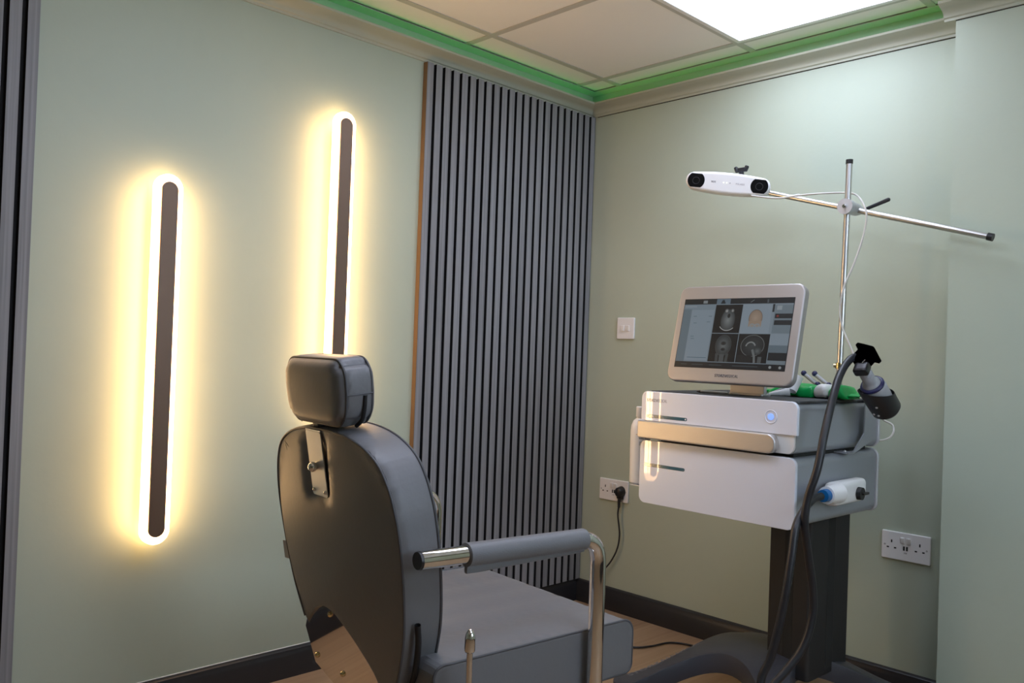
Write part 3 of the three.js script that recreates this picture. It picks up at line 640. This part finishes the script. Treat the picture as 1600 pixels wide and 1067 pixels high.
{
  const t = thing('tracking_camera', 'white bar-shaped tracking camera with two black lenses at the end of the cross rod', 'camera', [0.852, 1.595, 0.303]);
  const yaw = Math.atan2(0.465, 0.885), fr = new THREE.Matrix4().makeRotationFromEuler(new THREE.Euler(0.07, yaw, -0.127, 'YXZ'));
  const at = (g) => g.applyMatrix4(fr);
  const s = new THREE.Shape(); // bar swelling towards its middle
  s.moveTo(-0.108, -0.028); s.quadraticCurveTo(0, -0.0405, 0.108, -0.028); s.bezierCurveTo(0.124, -0.026, 0.134, -0.014, 0.134, 0); s.bezierCurveTo(0.134, 0.014, 0.124, 0.026, 0.108, 0.028); s.quadraticCurveTo(0, 0.0405, -0.108, 0.028); s.bezierCurveTo(-0.124, 0.026, -0.134, 0.014, -0.134, 0); s.bezierCurveTo(-0.134, -0.014, -0.124, -0.026, -0.108, -0.028);
  const body = part('body', at(slab(s, -0.034, 0.03, 0.009, 5, 20)), M.white, t);
  const lens = new THREE.Shape(); const n = 40, pts = [];
  for (let i = 0; i < n; i++) { const a = i / n * 2 * Math.PI; pts.push([0.0275 * Math.cos(a), THREE.MathUtils.clamp(0.0275 * Math.sin(a), -0.0222, 0.0222)]); }
  for (const x of [-0.1, 0.1]) {
    const l = part('lens_window', at(slab(polygon(pts), 0.0275, 0.0308, 0.0008, 2).translate(x, 0, 0)), std([0.006, 0.006, 0.007], 0.15), body);
    part('lens', at(new THREE.TorusGeometry(0.011, 0.0012, 8, 32).translate(x, -0.001, 0.0306)), M.zip, body);
  }
  part('maker_mark', at(lettering([['NDI', bold]], 0.0058).translate(-0.052, -0.002, 0.0298)), M.print, body);
  part('model_mark', at(lettering([['POLARIS', regular]], 0.0052).translate(0.026, -0.002, 0.0298)), M.printPale, body);
  for (const [x, k] of [[-0.012, 1], [-0.002, 0.8], [0.008, 0.0]]) part('status_light', at(new THREE.CylinderGeometry(0.0022, 0.0022, 0.001, 12).rotateX(Math.PI / 2).translate(x, 0.001, 0.0302)), k ? glow(new THREE.Color().setRGB(0.9, 1, 0.6), 0.8 * k) : M.labelGrey, body);
  part('mount_arm', [at(softBox(0.05, 0.04, 0.03, 0.005, 6).translate(0.0, 0.0, -0.046)), rod([0.02, 0.005, -0.055], [0.02, 0.003, -0.112], 0.012, 0.012), new THREE.LatheGeometry([[0.0098, -0.016], [0.016, -0.016], [0.016, 0.016], [0.0098, 0.016], [0.0098, -0.016]].map(([r, y]) => new THREE.Vector2(r, y)), 28).rotateZ(Math.PI / 2 - 0.283).translate(0.02, 0.0007, -0.125)], M.blackPlastic, t);
  part('mount_knob', [rod([0.03, 0.012, -0.035], [0.029, 0.045, -0.03], 0.009, 0.008), softBox(0.036, 0.014, 0.013, 0.004, 6).translate(0.029, 0.049, -0.03), softBox(0.012, 0.02, 0.012, 0.004, 6).rotateZ(0.4).translate(0.0125, 0.051, -0.028), softBox(0.012, 0.02, 0.012, 0.004, 6).rotateZ(-0.4).translate(0.0455, 0.052, -0.032)], M.rubber, t);
  const L = (p) => [p[0] - 0.852, p[1] - 1.595, p[2] - 0.303];
  part('cable', tube([[0.93, 1.552, 0.29], [1.009, 1.540, 0.262], [1.066, 1.545, 0.245], [1.128, 1.548, 0.222], [1.187, 1.549, 0.188], [1.221, 1.541, 0.190], [1.256, 1.509, 0.213], [1.273, 1.47, 0.223], [1.269, 1.413, 0.227], [1.251, 1.327, 0.244], [1.23, 1.25, 0.264], [1.223, 1.183, 0.27], [1.233, 1.135, 0.273], [1.266, 1.07, 0.281], [1.295, 0.997, 0.279], [1.305, 0.95, 0.228], [1.312, 0.91, 0.222], [1.334, 0.868, 0.208], [1.353, 0.853, 0.188], [1.36, 0.835, 0.195], [1.352, 0.816, 0.203], [1.325, 0.806, 0.216], [1.30, 0.81, 0.2285]].map(L), 0.0029, 260, 8), M.palecable, t, 'thin white cable');
  part('cable_tie', tube([[1.012, 1.540, 0.262], [1.018, 1.546, 0.235], [1.03, 1.5595, 0.192], [1.036, 1.562, 0.178], [1.037, 1.557, 0.166], [1.038, 1.548, 0.162]].map(L), 0.0016, 30, 6), M.white, t);
}

// ---------------------------------------------------------------- applicator with its cable
{
  const K = [1.4285, 0.951, 0.486], t = thing('applicator', 'grey handheld applicator in the black holder cup with a thick black looping cable', 'applicator', K);
  const axis = V(-0.102, 0.674, 0.732).normalize(), aim = new THREE.Quaternion().setFromUnitVectors(V(0, 1, 0), axis);
  const on = (g) => g.applyQuaternion(aim);
  const lathe = (pts, seg = 40) => on(new THREE.LatheGeometry(pts.map(([r, y]) => new THREE.Vector2(r, y)), seg));
  part('body', lathe([[0, -0.0505], [0.028, -0.0505], [0.031, -0.046], [0.0325, 0.0], [0.0322, 0.022], [0.030, 0.030], [0.026, 0.034], [0, 0.034]]), M.greyPlastic, t);
  part('blue_band', lathe([[0.0255, 0.0335], [0.0305, 0.0305], [0.0312, 0.034], [0.0285, 0.0385], [0.0235, 0.0385]]), M.navy, t, 'dark blue band');
  part('blue_band', lathe([[0.0318, -0.044], [0.0334, -0.042], [0.0334, -0.036], [0.0322, -0.034]]), M.navy, t, 'dark blue band');
  part('neck', [lathe([[0.023, 0.037], [0.0215, 0.044], [0.0165, 0.048], [0.0158, 0.085], [0, 0.086]]), ...[0, 1, 2, 3].map((k) => on(new THREE.TorusGeometry(0.016, 0.0008, 6, 28).rotateX(Math.PI / 2).translate(0, 0.054 + k * 0.007, 0)))], M.greyPlastic, t);
  // cable outlet and the square tracker plate, bolted to the neck
  const e1 = V(0.935, -0.191, 0.300), n = V(0.343, 0.709, -0.616), e2 = new THREE.Vector3().crossVectors(n, e1).normalize();
  const basis = new THREE.Matrix4().makeBasis(e1, n, e2).setPosition(1.419 - K[0], 1.056 - K[1], 0.525 - K[2]);
  part('tracker_plate', slab(rrect(0.056, 0.058, 0.007), -0.0045, 0.0045, 0.002, 3).rotateX(Math.PI / 2).applyMatrix4(basis), M.jet, t, 'square black plate');
  part('head', [softBox(0.036, 0.036, 0.036, 0.006, 8).translate(-0.008, -0.02, 0.004).applyMatrix4(basis), on(softBox(0.038, 0.024, 0.034, 0.007, 8).translate(-0.003, 0.094, 0)), softBox(0.022, 0.03, 0.014, 0.003, 6).translate(0.01, -0.02, 0.012).applyMatrix4(basis)], M.jet, t);
  part('screw', [dome(0, 0, 0, 0.002, 0.6).translate(0.008, -0.006, 0.02).applyMatrix4(basis), rod([1.417 - K[0], 1.03 - K[1], 0.557 - K[2]], [1.425 - K[0], 1.038 - K[1], 0.557 - K[2]], 0.0014)], M.steel, t);
  const L = (p) => [p[0] - K[0], p[1] - K[1], p[2] - K[2]];
  part('cable', tube([[1.408, 1.040, 0.528], [1.390, 1.044, 0.543], [1.384, 1.026, 0.575], [1.388, 0.987, 0.627], [1.399, 0.924, 0.686], [1.402, 0.851, 0.725], [1.401, 0.769, 0.754], [1.387, 0.702, 0.767], [1.382, 0.645, 0.771], [1.380, 0.557, 0.743], [1.384, 0.474, 0.722], [1.385, 0.412, 0.720], [1.375, 0.336, 0.744], [1.354, 0.284, 0.779], [1.332, 0.24, 0.815], [1.30, 0.13, 0.89], [1.29, 0.05, 0.96], [1.33, 0.0115, 1.04], [1.39, 0.0115, 1.03], [1.39, 0.04, 0.96], [1.35, 0.13, 0.90], [1.331, 0.274, 0.86], [1.344, 0.32, 0.847], [1.358, 0.401, 0.835], [1.369, 0.49, 0.825], [1.371, 0.565, 0.809], [1.368, 0.633, 0.785], [1.366, 0.667, 0.742], [1.366, 0.688, 0.697], [1.366, 0.691, 0.655]].map(L), 0.0098, 320, 14), M.rubber, t, 'thick black cable');
  // connector locked to the side of the lower cabinet
  const Z0 = 0.64, cx = 1.3655, cy = 0.6855;
  const plug = part('connector', [softBox(0.036, 0.062, 0.19, 0.014, 10).translate(...L([1.355, 0.687, 0.49])), rod(L([cx, cy + 0.005, 0.56]), L([cx, cy + 0.005, 0.625]), 0.0265, 0.022, 32)], M.white, t, 'white connector');
  part('connector_ring', rod(L([cx, cy + 0.005, 0.623]), L([cx, cy + 0.005, 0.645]), 0.0165, 0.0155, 28), M.bluePlastic, plug, 'blue collar');
  part('locking_knob', [rod(L([1.37, 0.681, 0.452]), L([1.385, 0.681, 0.452]), 0.0175, 0.0165, 28), softBox(0.008, 0.007, 0.036, 0.002, 5).translate(...L([1.387, 0.681, 0.44]))], M.blackPlastic, plug, 'black locking knob');
}

// ---------------------------------------------------------------- things on and beside the cart
{
  const t = thing('gel_bottle', 'white plastic gel bottle held against the left side of the cart', 'bottle', [0.808, 0.6485, 0.668]);
  const pf = [[0.001, 0.0], [0.027, 0.001], [0.030, 0.006], [0.0315, 0.10], [0.0315, 0.155], [0.0295, 0.172], [0.023, 0.186], [0.0145, 0.193], [0.013, 0.195], [0.013, 0.2], [0.001, 0.2]].map(([r, y]) => new THREE.Vector2(r, y));
  const body = part('body', new THREE.LatheGeometry(pf, 40).scale(0.92, 1, 0.92), M.white, t);
  part('cap', new THREE.LatheGeometry([[0.001, 0.197], [0.0145, 0.197], [0.0145, 0.226], [0.013, 0.228], [0.001, 0.228]].map(([r, y]) => new THREE.Vector2(r, y)), 32), M.white, t);
  const wrap = (y0, y1, a0, a1, r) => new THREE.CylinderGeometry(r, r, y1 - y0, 24, 1, true, a0, a1 - a0).translate(0, (y0 + y1) / 2, 0);
  part('label', wrap(0.025, 0.15, 0.2, 2.2, 0.0293), M.whiteSoft, body);
  part('label_band', wrap(0.146, 0.1475, 0.2, 2.2, 0.0295), M.amber, body, 'thin amber band');
  part('label_print', wrap(0.115, 0.127, 0.55, 1.9, 0.0295), M.labelGrey, body);
  { const g = lettering([['GEL', bold], ['KONTAKT', bold]], 0.0065), p = g.attributes.position;
    for (let i = 0; i < p.count; i++) { const a = 0.5 + p.getX(i) / 0.0296, r = 0.0295 + p.getZ(i); p.setXYZ(i, r * Math.sin(a), p.getY(i) + 0.134, r * Math.cos(a)); }
    g.computeVertexNormals(); part('lettering', g, M.print, body); }
}
{
  const Y = 0.9278, t = thing('wipes_pack', 'green and white crumpled wipes pack on top of the treatment cart', 'wipes', [1.222, Y, 0.43], TURN);
  const pack = (x0, x1, taperL, taperR) => softBox(x1 - x0, 0.034, 0.10, 0.015, 18, (q) => {
    const s = (q.x - (x0 - x1) / 2) / (x1 - x0), k = Math.min(1, Math.min(taperL ? s / 0.22 : 1, taperR ? (1 - s) / 0.35 : 1) * 0.8 + 0.2);
    q.y = (q.y + 0.017) * k * (1 + 0.10 * Math.sin(q.x * 90 + q.z * 40)) ; q.z *= 0.9 + 0.1 * k; q.z += 0.004 * Math.sin(q.x * 60);
    q.y += 0.003 * Math.sin(q.x * 70 + 1.2) * k; q.y = Math.max(q.y, 0.0);
  }).translate((x0 + x1) / 2, 0, 0);
  part('wrapper', [pack(-0.115, 0.028, true, false), pack(0.066, 0.125, false, true)], M.green, t, 'shiny green wrapper');
  part('wrapper_panel', pack(0.024, 0.07, false, false), M.whiteSoft, t, 'white middle of the wrapper');
  part('end_seal', [softBox(0.03, 0.004, 0.07, 0.0015, 6, (q) => { q.y += 0.004 * Math.sin(q.z * 160) + 0.012; q.x += 0.004 * Math.sin(q.z * 90); }).translate(0.132, 0.002, 0), softBox(0.022, 0.004, 0.08, 0.0015, 6, (q) => { q.y += 0.004 * Math.sin(q.z * 150) + 0.012; }).translate(-0.122, 0.002, 0)], M.green, t);
}
{
  const t = thing('nozzle_tube', 'white plastic tube with a cone nozzle lying between monitor and wipes', 'tube', [1.1975, 0.9278, 0.502], 0);
  part('body', rod([0.0, 0.017, 0.0], [0.006, 0.056, -0.024], 0.0145, 0.0155, 28), M.white, t);
  part('nozzle', rod([-0.002, 0.016, 0.004], [-0.05, 0.006, 0.03], 0.0135, 0.004, 24), M.white, t);
  part('spout', rod([-0.056, 0.004, 0.028], [-0.012, 0.026, 0.014], 0.003, 0.003, 14), M.labelGrey, t);
}
{
  const t = thing('marker_frame', 'small forked grey gadget with blue studs lying behind the wipes pack', 'gadget', [1.185, 0.9278, 0.345], TURN);
  const bar = (x) => { // leaning bar with studs at both ends
    part('bar', [rod([x + 0.05, 0.031, 0.006], [x, 0.064, 0.0], 0.006, 0.006, 12), rod([x + 0.05, 0.031, 0.006], [x + 0.062, 0.006, 0.01], 0.006)], M.greyPlastic, t);
    for (const [px, py, pz] of [[x, 0.064, 0], [x + 0.047, 0.033, 0.006]]) part('stud', [new THREE.SphereGeometry(0.0082, 14, 10).translate(px, py + 0.002, pz + 0.002), rod([px - 0.004, py + 0.006, pz], [px + 0.004, py - 0.004, pz + 0.006], 0.0035)], M.navy, t);
  };
  bar(-0.03); bar(0.004);
  part('base_plate', softBox(0.09, 0.006, 0.04, 0.002, 5).translate(0.05, 0.003, 0.01), M.greyPlastic, t);
}
{
  const t = thing('pen', 'slim silver pen lying on the black mat left of the monitor neck', 'pen', [1.02, 0.9315, 0.62], 0.2);
  part('barrel', rod([-0.035, 0, 0], [0.045, 0, 0], 0.0038, 0.0038, 14), M.steel, t);
  part('tip', rod([-0.035, 0, 0], [-0.047, 0, 0], 0.0038, 0.001, 14), M.blackPlastic, t);
}
{
  const t = thing('rubber_cap', 'small black rounded cap at the right rear corner of the cart top', 'cap', [1.305, 0.9278, 0.345]);
  part('cap', new THREE.LatheGeometry([[0, 0], [0.011, 0], [0.012, 0.006], [0.009, 0.013], [0, 0.016]].map(([r, y]) => new THREE.Vector2(r, y)), 24), M.blackPlastic, t);
  part('collar', new THREE.TorusGeometry(0.012, 0.0015, 8, 24).rotateX(Math.PI / 2).translate(0, 0.0016, 0), M.greyPlastic, t);
}

renderer.render(scene, camera);
